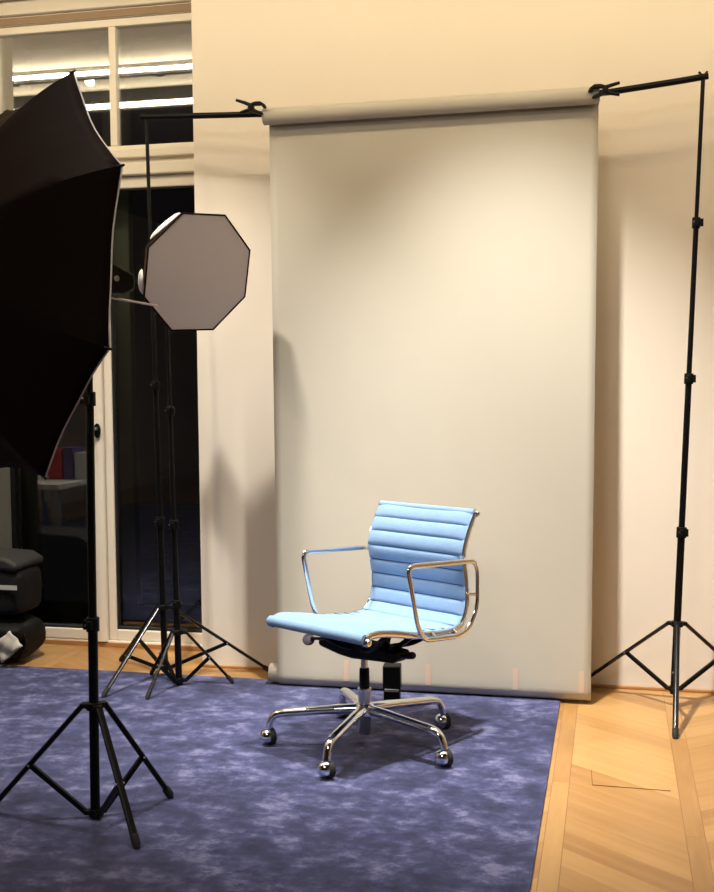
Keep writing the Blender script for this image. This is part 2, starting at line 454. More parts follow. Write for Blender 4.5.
# lower roll: spiral tail loosely rolled up
spts = []
for k in range(90):
    a = -k * 2 * PI / 36; rr = LR - k * .0003
    spts.append((LY + rr * math.cos(a), RZ + LR + .0005 + rr * math.sin(a)))
for ring0, ring1 in zip(spts, spts[1:]):
    x0, x1 = -1.437, -.078
    vs = [b.verts.new((x0, *ring0)), b.verts.new((x1, *ring0)), b.verts.new((x1, *ring1)), b.verts.new((x0, *ring1))]
    b.faces.new(vs)
bmesh.ops.remove_doubles(b, verts=b.verts, dist=1e-5)
lr = bpart('lower_roll', b, M['paper']); md = lr.modifiers.new('solid', 'SOLIDIFY'); md.thickness = .001
for x in (-1.09, -.74, -.38, -.115):
    b = B(); tp = [(y, z) for (y, z) in prof if .045 < z < .15]
    rows = [[b.verts.new((x + w_, y - .0035, z)) for w_ in (-.011, .011)] for (y, z) in tp]
    for p0, p1 in zip(rows, rows[1:]): b.faces.new((p0[0], p0[1], p1[1], p1[0]))
    bpart('peach_strip', b, M['peach_strip'])  # upright pale peach strips at the foot of the sheet

# ------------------------------------------------------------------ crossbar and clamps
cb = obj('crossbar', sweep(B(), [(-2.000, 4.68, 2.462), (-1.9, 4.675, 2.457), (-1.45, 4.63, 2.432), (-1.2, 4.62, 2.420), (-.3, 4.62, 2.424), (-.02, 4.62, 2.433), (.25, 4.635, 2.463), (.352, 4.64, 2.476)], .0125, 14), M['black_metal'])
tag(cb, 'black telescopic crossbar running through the paper roll between two stands', 'pole')
def clamp(x, z, s, label, handles):
    c = thing('spring_clamp', label, 'clamp', (x, 4.574, z), 0, 'spring clamps at the ends of the paper roll')
    rot = Matrix.Rotation(PI / 2, 4, 'X'); sgn = Matrix.Scale(s, 4, (1, 0, 0))
    j1 = [(-.014, .012), (.015, .022), (.040, .022), (.058, .010), (.064, -.004), (.054, -.008), (.044, .006), (.015, .007), (-.014, -.002)]
    j2 = [(-.014, .002), (.010, -.004), (.028, -.014), (.044, -.020), (.050, -.028), (.040, -.032), (.022, -.026), (-.014, -.012)]
    for j in (j1, j2): obj('jaw', prism(B(), j, -.011, .011, sgn @ rot), M['black_plastic'], c, bevel=.003)
    for (x1, z0, x2, z2) in handles:
        obj('clamp_handle', sweep(B(), [(s * .004, 0, z0), (s * x1, 0, z0 + (z2 - z0) * .55), (s * x2, 0, z2)], [.010, .009, .0075], 12, flat=.8), M['black_plastic'], c)
    obj('pivot', cyl(B(), (0, -.016, 0), (0, .016, 0), .009), M['black_plastic'], c, bevel=.002)
    return c
clamp(-1.466, 2.448, 1, 'black spring clamp with splayed handles gripping left end of paper roll', [(-.030, .006, -.066, .034), (-.025, -.006, -.048, -.018)])
clamp(-.036, 2.432, -1, 'black spring clamp gripping right end of paper roll', [(-.028, .008, -.056, .024), (-.028, -.008, -.056, -.022)])

# ------------------------------------------------------------------ stands
def ground(x, y): return RZ if (y < 4.70 and x < -.2) else 0.
def stand(name, label, base, top, zhub, zcol, feet, secs, rz0, group, leg_w=.018, brace_t=.55, knob=1, leg_mat='black_leg', stub=True):
    bx, by = base; t = thing(name, label, 'stand', (bx, by, rz0), 0, group); inv = Matrix.Translation((-bx, -by, -rz0))
    P0 = V((bx, by, rz0 + zcol - .02)); P1 = V(top)
    def at(z): k = (z - P0.z) / (P1.z - P0.z); return P0 + (P1 - P0) * k
    def prt(n, b, m, par=None, **k): return obj(n, b, m, par or t, inv=inv if True else None, **k)
    zs = [P0.z] + [s for s in secs] + [P1.z]; r0 = .0145
    names = ['lower_tube', 'middle_tube', 'upper_tube', 'top_tube']
    for i in range(len(zs) - 1):
        r = r0 - .0022 * i
        prt(names[i], cyl(B(), at(zs[i]), at(zs[i + 1]), r, 16), M['black_metal'])
        if i < len(zs) - 2:
            z = zs[i + 1]; b = B(); cyl(b, at(z - .028), at(z + .014), r + .0055, 18); p = at(z)
            box(b, p.x + knob * (.0) - .008, p.x + .008, p.y - r - .014, p.y, z - .020, z + .006)
            cl = prt('locking_collar', b, M['black_plastic'], bevel=.0015)
            b = B(); dx = .020 * knob
            cyl(b, (p.x, p.y - .004, z - .008), (p.x + dx * 1.05, p.y - .010, z - .008), .004, 10)
            bar(b, (p.x + dx, p.y - .010, z - .022), (p.x + dx, p.y - .010, z + .008), .012, .007)
            kb = prt('wing_knob', b, M['black_plastic'], cl, bevel=.0015)
            b = B(); cyl(b, (p.x - .010, p.y - r - .011, z - .004), (p.x - .010, p.y - r - .016, z - .004), .003, 10)
            prt('screw', b, M['steel'], cl)
    if stub:
        b = B(); p = P1; cyl(b, p - V((0, 0, .004)), p + V((0, 0, .022)), .006, 12)
        for s in (-1, 1): bar(b, p + V((0, 0, .012)), p + V((s * .016, 0, .032)), .006, .008)
        prt('wing_nut', b, M['black_metal'])
    hub = at(rz0 + zhub); col = at(rz0 + zcol)
    b = B(); lathe(b, [(.0235, -.010), (.0235, .010), (.017, .013)], hub, (0, 0, 1), 20)
    for f in feet:
        d = V((f[0] - bx, f[1] - by, 0)).normalized(); bar(b, hub + d * .015, hub + d * .040, .024, .014)
    prt('hub', b, M['black_plastic'], bevel=.001)
    b = B(); lathe(b, [(.0195, -.011), (.0195, .011)], col, (0, 0, 1), 20)
    for f in feet:
        d = V((f[0] - bx, f[1] - by, 0)).normalized(); bar(b, col + d * .013, col + d * .034, .022, .013)
    prt('lower_collar', b, M['black_plastic'], bevel=.001)
    for f in feet:
        F = V((f[0], f[1], ground(f[0], f[1]) + .0065)); d = V((f[0] - bx, f[1] - by, 0)).normalized(); A = hub + d * .036
        side = d.cross(V((0, 0, 1)))
        b = B(); sweep(b, [A, F + (A - F).normalized() * .02], leg_w / 2, 10, flat=.72)
        lg = prt('leg', b, M[leg_mat])
        b = B(); u = (A - F).normalized(); sweep(b, [F + u * .035, F + u * .008, F - V((0, 0, .006))], [leg_w * .5 + .0008, leg_w * .5 + .001, leg_w * .4], 10)
        prt('rubber_foot', b, M['rubber'], lg)
        J = A + (F - A) * brace_t; c0 = col + d * .030
        b = B()
        bar(b, c0, J, .015, .011, up=side)
        br = prt('brace', b, M['black_metal'])
        b = B(); cyl(b, J - side * .014, J + side * .014, .0035, 8)
        prt('rivet', b, M['steel'], br)
    return t
GB = 'black light stands of the photo set'
stand('light_stand', 'tall black stand holding right end of the crossbar, standing on bare parquet', (.247, 4.64), (.333, 4.64, 2.462), .338, .075,
      [(.232, 4.235), (-.150, 4.84), (.625, 4.845)], [.713, 1.321, 1.925], 0, GB, .022, .44)
stand('light_stand', 'tall black stand holding left end of the crossbar in front of the balcony door', (-1.940, 4.68), (-1.977, 4.68, 2.447), .315, .045,
      [(-2.057, 4.292), (-1.500, 4.842), (-2.254, 4.900)], [.705, 1.306, 1.9], RZ if False else 0.0, GB, .020, .56, 1, 'black_leg')
stand('light_stand', 'short black stand carrying the small octagonal softbox, its feet on the rug', (-1.815, 4.53), (-1.835, 4.52, 1.60), .232, .022,
      [(-1.865, 4.300), (-1.594, 4.597), (-2.000, 4.665)], [.37, .714, 1.2], RZ, GB, .017, .50, 1, 'black_leg', False)
stand('light_stand', 'black tripod stand on the rug nearest the camera, under the big umbrella', (-1.520, 3.10), (-1.508, 3.11, 1.565), .345, .018,
      [(-1.305, 2.918), (-1.356, 3.298), (-1.860, 3.075)], [.61, 1.285], RZ, GB, .024, .56, -1, 'black_metal', False)

# ------------------------------------------------------------------ big umbrella
UC = V((-1.637, 2.972, 1.613)); UR = .598; az, el, ph = .669, -.124, .05; UH = .27
un = V((math.sin(az) * math.cos(el), math.cos(az) * math.cos(el), math.sin(el)))
ua = un.cross(V((0, 0, 1))).normalized(); ub = ua.cross(un)
um = thing('photo_umbrella', 'large black reflective umbrella filling the upper left, seen from outside', 'umbrella', tuple(UC))
uinv = Matrix.Translation(-UC)
th = 2 * math.atan(UH / UR); rho = UR / math.sin(th)
vang = [ph + PI / 4 * (1.5 - i) for i in range(8)]
def ribp(i, u, off=0.):
    a = vang[i % 8]; R_ = (rho - off) * math.sin(th * u); H_ = (rho - off) * math.cos(th * u) - rho * math.cos(th)
    return UC + (ua * math.cos(a) + ub * math.sin(a)) * R_ - un * H_
def canopy(off, ext):
    b = B(); NU, NW = 20, 9; apex = b.verts.new(UC - un * (rho - off - rho * math.cos(th)))
    cols = []
    for i in range(8):
        for w_ in range(NW):
            s = w_ / NW; col = []
            for k in range(1, NU + 1):
                u = k / NU * (1 + ext); P = ribp(i, u, off).lerp(ribp(i + 1, u, off), s)
                sag = 4 * s * (1 - s)
                P = P.lerp(UC - un * UH * .5 * (1 - u), .045 * sag * u * u)
                P += un * (.0025 * sag * math.sin(9 * s + i * 2.) * u)
                col.append(b.verts.new(P))
            cols.append(col)
    n = len(cols)
    for i in range(n):
        a, c = cols[i], cols[(i + 1) % n]; b.faces.new((apex, c[0], a[0]))
        for k in range(NU - 1): b.faces.new((a[k], c[k], c[k + 1], a[k + 1]))
    return b
o = obj('canopy', canopy(0, 0), M['black_fabric'], um, inv=uinv); md = o.modifiers.new('s', 'SOLIDIFY'); md.thickness = .0015; md.offset = 0
o = obj('lining', canopy(.003, .006), M['lining'], um, inv=uinv, label='pale silvery inner lining showing at the rim'); md = o.modifiers.new('s', 'SOLIDIFY'); md.thickness = .001; md.offset = 0
tipd = None
for i in range(8):
    b = B(); sweep(b, [ribp(i, k / 14, .010) for k in range(0, 15)], .0028, 8)
    rb = obj('rib', b, M['steel'], um, inv=uinv)
    e = ribp(i, 1.0); d = (ribp(i, 1.0) - ribp(i, .95)).normalized(); b = B(); sweep(b, [e - d * .012, e + d * .007, e + d * .009], [.0035, .003, .0015], 8)
    obj('rib_tip', b, M['black_plastic'], rb, inv=uinv)
    b = B(); sweep(b, [ribp(i, .52, .012), UC + un * -.06], .0022, 6); obj('stretcher', b, M['steel'], rb, inv=uinv)
b = B(); sweep(b, [UC - un * (UH + .035), UC + un * .43], .0035, 10); obj('shaft', b, M['steel'], um, inv=uinv)
b = B(); lathe(b, [(.014, -.02), (.014, .02)], UC - un * .06, un, 14); obj('runner', b, M['black_plastic'], um, inv=uinv)
b = B(); lathe(b, [(.004, -UH - .03), (.016, -UH - .012), (.018, -UH + .006)], UC, un, 14)
obj('ferrule', b, M['black_plastic'], um, inv=uinv)

# strobe on the near stand
SP = V((-1.508, 3.11, 1.585))
st = thing('flash_head', 'small black flash head with a round button, mounted beneath umbrella shaft', 'flash', tuple(SP)); sinv = Matrix.Translation(-SP)
ax = V((un.x, un.y, 0)).normalized(); sd = ax.cross(V((0, 0, 1)))
def smtx(o): return Matrix.Translation(o) @ Matrix((ax, -sd, V((0, 0, 1)))).transposed().to_4x4()
b = B(); hexp = [(-.075, -.032), (.055, -.040), (.092, -.022), (.092, .020), (.020, .052), (-.075, .046)]
hx = [(x, z) for x, z in hexp]
rotx = Matrix.Rotation(PI / 2, 4, 'X')
prism(b, hx, -.035, .035, smtx(SP + ax * .045 + V((0, 0, .042))) @ rotx)
obj('flash_body', b, M['black_plastic'], st, inv=sinv, bevel=.006)
b = B(); q = SP + ax * .075 + V((0, 0, .048)); sgnv = sd if sd.dot(V((0, 0, 1.35)) - q) > 0 else -sd
sv = sgnv if sgnv.dot(V((0, -1, 0))) > 0 else -sgnv
lathe(b, [(.0085, 0), (.0085, .004), (.0055, .004), (.0055, .0025)], q + sv * .0345, sv, 16); obj('button', b, M['label_grey'], st, inv=sinv)
b = B(); cyl(b, SP - V((0, 0, .03)), SP + V((0, 0, .02)), .013); box(b, -.03, .03, -.016, .016, -.006, .012, smtx(SP)); obj('bracket', b, M['black_metal'], st, inv=sinv, bevel=.002)

# ------------------------------------------------------------------ octagonal softbox
OC = V((-1.609, 4.30, 1.749)); on = V((.76, -.586, -.279)).normalized(); OR = .250
oa = V((0, 0, 1)).cross(on).normalized(); ob = on.cross(oa)
ox = thing('softbox', 'small octagonal softbox with grey front and black edging, on a thin stand', 'softbox', tuple(OC)); oinv = Matrix.Translation(-OC)
def octring(r, d, ph=.0): return [OC + on * d + (oa * math.cos(PI / 4 * k + ph) + ob * math.sin(PI / 4 * k + ph)) * r for k in range(8)]
OPH = 2.002 - PI / 2
b = B(); rg = [[b.verts.new(p) for p in octring(OR * k, .004 * (1 - k) , OPH)] for k in (1., .66, .33)]; c_ = b.verts.new(OC + on * .005)
for a, c in zip(rg, rg[1:]):
    for k in range(8): b.faces.new((a[k], a[(k + 1) % 8], c[(k + 1) % 8], c[k]))
for k in range(8): b.faces.new((rg[-1][k], rg[-1][(k + 1) % 8], c_))
M['diffuser'] = mat('grey_white_diffuser', (.50, .46, .46), .8)
obj('front_diffuser', b, M['diffuser'], ox, inv=oinv, smooth=False)
b = B(); sweep(b, octring(OR + .0015, 0, OPH), .0038, 8, closed=True); obj('edging', b, M['black_fabric'], ox, inv=oinv)
b = B(); prof_o = [(OR, -.001), (OR * .97, -.035), (OR * .72, -.10), (.07, -.17), (.045, -.175)]
rg = [[b.verts.new(p) for p in octring(r, d, OPH)] for r, d in prof_o]
for a, c in zip(rg, rg[1:]):
    for k in range(8): b.faces.new((a[k], a[(k + 1) % 8], c[(k + 1) % 8], c[k]))
b.faces.new(rg[-1]); obj('shell', b, M['black_fabric'], ox, inv=oinv)
# white inner flap showing round the left rim
for (a, w_, l_) in ((2.33, .080, .016), (3.36, .050, .020)):
    b = B(); dr = (oa * math.cos(a) + ob * math.sin(a)); tg = -oa * math.sin(a) + ob * math.cos(a)
    cc = OC + dr * OR * .925 - on * .016; vs = []
    for j in range(17):
        t = -PI / 2 + PI * j / 16; vs.append(b.verts.new(cc + tg * w_ * math.sin(t) + dr * (.004 + l_ * math.cos(t))))
    b.faces.new(vs)
    o = obj('flap', b, M['white_fabric'], ox, inv=oinv, label='bright white fabric flap at left rim'); md = o.modifiers.new('s', 'SOLIDIFY'); md.thickness = .006
b = B(); HB = OC - on * .175; cyl(b, HB + on * .01, HB - on * .10, .042, 24); obj('lamp_head', b, M['black_plastic'], ox, inv=oinv, bevel=.004)
b = B(); sweep(b, fillet([HB - on * .05, HB - on * .05 - V((0, 0, .09)), V((-1.835, 4.52, 1.60))], .03), .012, 12); cyl(b, (-1.835, 4.52, 1.57), (-1.835, 4.52, 1.625), .016)
obj('tilt_bracket', b, M['black_metal'], ox, inv=oinv)

# ------------------------------------------------------------------ the chair
CH = V((-.860, 3.908, RZ)); ang = math.radians(240)
ch = thing('office_chair', 'light blue ribbed office chair with polished aluminium arms and castored base', 'chair', tuple(CH), ang)
# local frame: x forward, y to the chair's left, z up (above rug: z-RZ)
W = .462; HW = W / 2
prof = [(.252, .470), (.240, .484), (.210, .492), (.16, .489), (.08, .474), (0, .455), (-.10, .440), (-.18, .431), (-.225, .431), (-.262, .444), (-.286, .472), (-.299, .52), (-.297, .58), (-.287, .64), (-.280, .69), (-.294, .74), (-.320, .79), (-.352, .838)]
def spline(P, n):
    out = []; m = len(P)
    for i in range(m - 1):
        p0 = V((*P[max(i - 1, 0)], 0)); p1 = V((*P[i], 0)); p2 = V((*P[i + 1], 0)); p3 = V((*P[min(i + 2, m - 1)], 0))
        for k in range(n):
            t = k / n; out.append(.5 * ((2 * p1) + (-p0 + p2) * t + (2 * p0 - 5 * p1 + 4 * p2 - p3) * t * t + (-p0 + 3 * p1 - 3 * p2 + p3) * t ** 3))
    out.append(V((*P[-1], 0))); return out
sp_ = spline(prof, 10)
cum = [0]
for a, b_ in zip(sp_, sp_[1:]): cum.append(cum[-1] + (b_ - a).length)
Ltot = cum[-1]
def samp(s):
    s = max(0, min(Ltot, s))
    for i in range(len(cum) - 1):
        if s <= cum[i + 1]:
            t = (s - cum[i]) / max(1e-9, cum[i + 1] - cum[i]); p = sp_[i].lerp(sp_[i + 1], t); d = (sp_[i + 1] - sp_[i]).normalized(); return p, V((-d.y, d.x, 0))
    return sp_[-1], V((0, 1, 0))
PITCH = .0555
NR = round(Ltot / PITCH); PITCH = Ltot / NR
# normal from samp points: travelling front->back->up ; up side of the seat = (-d.y, d.x) with d=(-1,0) -> (0,-1): flip
def cushion(r0, r1, hw):
    """padded sling between rib r0 and r1, upper and lower skin"""
    b = B(); ny = 26; K = 10; up_, lo_ = [], []
    ns = (r1 - r0) * K
    for j in range(ns + 1):
        s = (r0 + j / K) * PITCH; p, nn = samp(s); nn = -nn; f = (j % K) / K
        isseat = s < .44
        amp = .0055 if isseat else .0095
        if s < .30: amp = .0022
        pil = amp * (abs(math.sin(PI * f)) ** .45) if True else 0
        ru, rl = [], []
        for i in range(ny + 1):
            y = -hw + 2 * hw * i / ny; e = abs(2 * i / ny - 1); edge = (1 - e ** 8)
            sag = -.006 * (1 - (2 * i / ny - 1) ** 2)
            th_ = (.006 + pil) * (.25 + .75 * edge)
            c = p + nn * sag
            ru.append(b.verts.new((c.x + nn.x * th_, y, c.y + nn.y * th_))); rl.append(b.verts.new((c.x - nn.x * (.005 + pil * .6) * (.3 + .7 * edge), y, c.y - nn.y * (.005 + pil * .6) * (.3 + .7 * edge))))
        up_.append(ru); lo_.append(rl)
    for G in (up_, lo_):
        for a, c in zip(G, G[1:]):
            for i in range(ny): b.faces.new((a[i], a[i + 1], c[i + 1], c[i]))
    for i in range(ny):
        b.faces.new((up_[0][i], up_[0][i + 1], lo_[0][i + 1], lo_[0][i])); b.faces.new((up_[-1][i], up_[-1][i + 1], lo_[-1][i + 1], lo_[-1][i]))
    for j in range(ns):
        for e in (0, -1): b.faces.new((up_[j][e], up_[j + 1][e], lo_[j + 1][e], lo_[j][e]))
    return b
SPLIT = next(i for i in range(NR) if i * PITCH > .50)
cinv = Matrix.Translation((0, 0, -RZ))
def cpart(n, b, m, par=None, **k): return obj(n, b, m, par or ch, inv=cinv, **k)
seat_b = cushion(0, SPLIT, HW - .003)
# front roll of the seat
pf, nf = samp(0)
cyl(seat_b, (pf.x - .008, -HW + .004, pf.y + .004 ), (pf.x - .008, HW - .004, pf.y + .004), .0185, 20)
seat = cpart('seat', seat_b, M['blue_fabric'])
back_b = cushion(SPLIT, NR, HW - .003)
pt, nt = samp(Ltot)
cyl(back_b, (pt.x - .003, -HW + .004, pt.y - .002), (pt.x - .003, HW - .004, pt.y - .002), .0135, 20)
back = cpart('backrest', back_b, M['blue_fabric'])
# stitched channels
def seams(r0, r1):
    b = B()
    for r in range(r0, r1):
        s = r * PITCH; p, nn = samp(s); nn = -nn
        pts = []
        for i in range(15):
            q = 2 * i / 14 - 1; off = .0066 - .006 * (1 - q * q); pts.append((p.x + nn.x * off, q * (HW - .012), p.y + nn.y * off))
        sweep(b, pts, .0016, 6)
    return b
cpart('seam', seams(SPLIT, NR), M['seam'], back, label='darker blue stitched channels'); cpart('seam', seams(SPLIT - 3, SPLIT), M['seam'], seat, label='darker blue stitched channels')
# side rails (flattened ribs), arms, end caps
rail_p = []
for k in range(70):
    p, nn = samp(k / 69 * Ltot); rail_p.append(p + nn * .009)
for s in (-1, 1):
    b = B(); y = s * (HW - .003)
    pts = [V((p.x, y, p.y)) for p in rail_p]
    sweep(b, pts, .0125, 12, flat=.42, up=V((0, 1, 0)))
    rl = cpart('side_rail', b, M['chrome'])
    for q, rr in ((rail_p[0], .015), (rail_p[-1], .0125)):
        b = B(); lathe(b, [(rr, -.014), (rr + .001, .0), (rr * .8, .007), (rr * .35, .009), (rr * .3, .006), (0, .006)], (q.x + (-.008 if rr > .014 else -.003), y + s * .004, q.y), (0, s, 0), 18)
        cpart('end_cap', b, M['chrome'], rl)
    ya = s * .252
    loop = [(.056, ya, .694), (.004, ya, .480), (-.032, ya, .428), (-.225, ya, .409), (-.292, ya, .430), (-.337, ya, .497), (-.337, ya, .625), (-.318, ya, .668)]
    b = B(); sweep(b, fillet(loop, [.035, .06, .03, .03, .05, .05, .04, .02], 7, True), .0098, 12, closed=True, flat=.72, up=V((0, 1, 0)))
    ar = cpart('armrest', b, M['chrome'])
    for q0, q1, rr in (((-.300, y, .545), (-.336, ya, .545), .006), ((-.10, y, .437), (-.10, ya, .420), .0085), ((-.22, y, .428), (-.22, ya, .410), .0085)):
        cpart('arm_bolt', cyl(B(), q0, q1, rr, 10), M['chrome'], ar)
# seat spreaders under the seat (front and rear)
for x, zr in ((.115, .474), (-.085, .436)):
    b = B()
    for s in (-1, 1):
        pts = fillet([(x, s * HW * .97, zr), (x * .9, s * .175, zr - .035), (x * .45, s * .08, .375), (x * .2, 0, .368)], .05)
        sweep(b, pts, [.012] * len(pts), 10, flat=.8)
    cpart('seat_spreader', b, M['black_metal'])
# tilt housing: long black casting across the chair
b = B()
prism(b, [(-.165, .382), (-.195, .372), (-.190, .352), (-.09, .334), (-.03, .330), (.165, .345), (.190, .362), (.185, .385), (.10, .392), (-.06, .395)], -.035, .04,
      Matrix(((0, 0, 1, 0), (1, 0, 0, 0), (0, 1, 0, 0), (0, 0, 0, 1))))
cpart('tilt_housing', b, M['black_metal'], bevel=.008)
for s in (-1, 1):
    cpart('support_arm', bar(B(), (0, s * .10, .385), (0, s * .113, .440), .03, .016), M['black_metal'], bevel=.003)
    cpart('support_arm', bar(B(), (0, s * .13, .375), (-.01, s * HW * .97, .446), .022, .016), M['black_metal'], bevel=.003)
b = B(); cyl(b, (0, -.18, .372), (.005, -.262, .362), .006, 10)
kn = cpart('height_lever', b, M['black_metal'])
b = B(); lathe(b, [(0, -.006), (.018, -.006), (.023, -.002), (.023, .004), (.017, .007), (0, .007)], (.006, -.275, .355), V((.6, .45, .66)), 22); cpart('lever_paddle', b, mat('plum_grey_plastic', (.035, .028, .045), .6, Specular_IOR_Level=.2), kn)
b = B(); cyl(b, (0, .17, .363), (0, .205, .372), .006, 10); lathe(b, [(.011, 0), (.0125, .006), (.0125, .030), (.009, .036), (0, .036)], (0, .198, .371), V((0, 1, .2)), 18)
cpart('tension_knob', b, M['black_plastic'])
# column
b = B(); cyl(b, (0, 0, .28), (0, 0, .345), .0125, 24); cpart('gas_lift', b, M['steel'])
b = B(); lathe(b, [(.0165, .216), (.0185, .222), (.0185, .262), (.0175, .292), (.0145, .296)], seg=24); cpart('column_sleeve', b, M['black_plastic'])
b = B(); lathe(b, [(.0195, .055), (.0225, .060), (.0225, .205), (.0245, .212), (.0245, .222), (.018, .224)], seg=28); cpart('column', b, M['steel'])
b = B(); lathe(b, [(.026, .120), (.036, .128), (.038, .150), (.030, .166), (.024, .170)], seg=28); cpart('hub', b, M['chrome'])
# five legs with casters
for k in range(5):
    a = math.radians(189 + 72 * k) - ang; d = V((math.cos(a), math.sin(a), 0)); e = V((0, 0, 1)); t_ = d.cross(e)
    R1 = .334; b = B()
    cen = [d * .020 + e * .147, d * .12 + e * .142, d * (R1 - .035) + e * .128, d * (R1 - .006) + e * .119, d * (R1 + .008) + e * .098, d * (R1 + .014) + e * .070]
    cen = fillet(cen, .015, 3)
    nC = len(cen); rad = [(.0215 - .0065 * min(1, i / (nC * .6))) for i in range(nC)]
    sweep(b, cen, rad, 14, flat=.85)
    lg = cpart('base_leg', b, M['chrome'])
    # caster: chrome dome on the near-left side of a black wheel
    g = V((math.cos(math.radians(38) - ang), math.sin(math.radians(38) - ang), 0)); f = g.cross(e)
    pc = d * (R1 + .014) + e * (RZ + .0305)
    b = B(); cyl(b, d * (R1 + .014) + e * .084, d * (R1 + .014) + e * .060, .0085, 12)
    cpart('caster_stem', b, M['chrome'], lg)
    b = B(); lathe(b, [(0, -.033), (.012, -.0305), (.021, -.024), (.0265, -.013), (.0285, .0), (.0285, .004), (.027, .006), (0, .006)], pc + e * .002, g, 28)
    cpart('caster_hood', b, M['chrome'], lg)
    b = B(); lathe(b, [(0, -.004), (.0265, -.004), (.0305, .001), (.0305, .017), (.0265, .021), (.010, .022), (0, .022)], pc, g, 26)
    cpart('caster_wheel', b, M['rubber'], lg)

# ------------------------------------------------------------------ small black case behind the chair
bx = thing('equipment_case', 'small upright black case standing on the rug before the paper, behind the chair', 'case', (-.868, 4.47, RZ), .1)
obj('case_body', prism(B(), [(-.033, -.03), (.033, -.03), (.033, .03), (-.033, .03)], 0, .052), M['black_plastic'], bx, bevel=.004)
obj('case_lid', prism(B(), [(-.036, -.033), (.036, -.033), (.036, .033), (-.036, .033)], .056, .152), M['black_plastic'], bx, bevel=.004)
obj('latch', box(B(), -.028, .028, -.035, -.030, .048, .060), M['grey_metal'], bx, bevel=.001)

# ------------------------------------------------------------------ bags and board at the left edge
bg = thing('camera_bag', 'black camera bag with sloping grey lid and reflective band, by the door', 'bag', (-2.83, 4.80, 0)); ginv = Matrix.Translation((2.83, -4.80, 0))
obj('bag_body', blob(B(), (-2.85, 4.82, .345), (.20, .13, .115), 5, .04, 3), M['bag'], bg, inv=ginv)
b = B(); prism(b, [(-3.05, .465), (-2.675, .445), (-2.655, .475), (-2.72, .510), (-3.05, .527)], 4.69, 4.96, Matrix(((1, 0, 0, 0), (0, 0, 1, 0), (0, 1, 0, 0), (0, 0, 0, 1))))
obj('bag_lid', b, mat('dark_grey_canvas', (.014, .014, .015), .7), bg, inv=ginv, bevel=.02, seg=3, label='dark grey sloping lid')
obj('reflective_band', box(B(), -2.75, -2.662, 4.684, 4.690, .365, .385), M['label_grey'], bg, inv=ginv, label='silvery reflective strip')
b = B(); sweep(b, fillet([(-2.78, 4.67, .43), (-2.785, 4.645, .38), (-2.78, 4.66, .30), (-2.79, 4.67, .25)], .03), .008, 8, flat=.4); obj('strap', b, M['bag'], bg, inv=ginv)
obj('buckle', box(B(), -2.795, -2.770, 4.640, 4.648, .325, .375), M['label_grey'], bg, inv=ginv, bevel=.002)
du = thing('duffel_bag', 'slumped black soft bag on the floor beneath the camera bag', 'bag', (-2.82, 4.79, 0)); dinv = Matrix.Translation((2.82, -4.79, 0))
b = blob(B(), (-2.85, 4.83, .116), (.21, .15, .113), 2.8, .10, 8); obj('bag_body', b, M['bag'], du, inv=dinv)
b = blob(B(), (-2.74, 4.73, .155), (.09, .07, .045), 2.6, .12, 5); obj('side_pocket', b, M['bag'], du, inv=dinv)
b = B(); sweep(b, fillet([(-2.71, 4.72, .14), (-2.655, 4.72, .17), (-2.645, 4.74, .10), (-2.69, 4.74, .03)], .04), .010, 8, flat=.4); obj('strap', b, M['bag'], du, inv=dinv)
# crumpled pale pouch
b = B(); nq = 10; G = []
for i in range(nq + 1):
    row = []
    for j in range(nq + 1):
        u, v = i / nq, j / nq; p = V((-2.775, 4.645, .105)) + V((.093, -.0, .078)) * u + V((.06, .0, -.068)) * v
        p.y += .010 * math.sin(u * 9 + v * 4) * math.sin(v * 7 + 1) + .03 * (u - .5) ** 2
        row.append(b.verts.new(p))
    G.append(row)
for i in range(nq):
    for j in range(nq): b.faces.new((G[i][j], G[i + 1][j], G[i + 1][j + 1], G[i][j + 1]))
po = obj('pouch', b, mat('pale_crumpled_paper', (.45, .43, .38), .7)); md = po.modifiers.new('s', 'SOLIDIFY'); md.thickness = .012
tag(po, 'crumpled pale paper pouch leaning on the slumped black bag', 'pouch')
bo = thing('display_board', 'grey board with black edge standing upright behind the camera bag', 'board', (-2.95, 5.02, 0))
boi = Matrix.Translation((2.95, -5.02, 0))
obj('panel', box(B(), -3.06, -2.903, 5.08, 5.11, 0, .892), M['grey_panel'], bo, inv=boi, bevel=.002)
obj('edge_strip', box(B(), -2.902, -2.877, 5.075, 5.115, 0, .896), M['black_plastic'], bo, inv=boi, bevel=.002)

# ------------------------------------------------------------------ desk just outside the frame (its reflection shows in the door glass)
dk = thing('desk', 'white topped desk beside the balcony door, seen mirrored in the glass', 'desk', (-3.5, 4.45, 0)); di = Matrix.Translation((3.5, -4.45, 0))
obj('desk_top', box(B(), -4.3, -2.97, 4.15, 4.66, .715, .745), M['desk_white'], dk, inv=di, bevel=.003)
for x in (-4.25, -3.02):
    for y in (4.20, 4.61): obj('leg', box(B(), x - .02, x + .02, y - .02, y + .02, RZ, .715), M['grey_metal'], dk, inv=di)
def item(name, label, cat, x0, x1, y0, y1, z1, m):
    t = obj(name, box(B(), x0, x1, y0, y1, .745, z1), m, bevel=.004); tag(t, label, cat, 'cartons on the desk')
item('storage_box', 'red carton standing on the white desk', 'box', -3.20, -3.11, 4.22, 4.36, .92, M['red_box'])
item('storage_box', 'purple carton on the white desk beside the red one', 'box', -3.10, -3.04, 4.22, 4.36, .93, M['purple_box'])
item('storage_box', 'white carton at the right edge of the desk', 'box', -3.03, -2.97, 4.22, 4.36, .90, M['white_card'])
b = B()
for k in range(5):
    a = 2 * PI * k / 5 + .3; bar(b, (-3.22, 4.35, .48), (-3.22 + .13 * math.cos(a), 4.35 + .02, .48 + .13 * math.sin(a)), .02, .012)
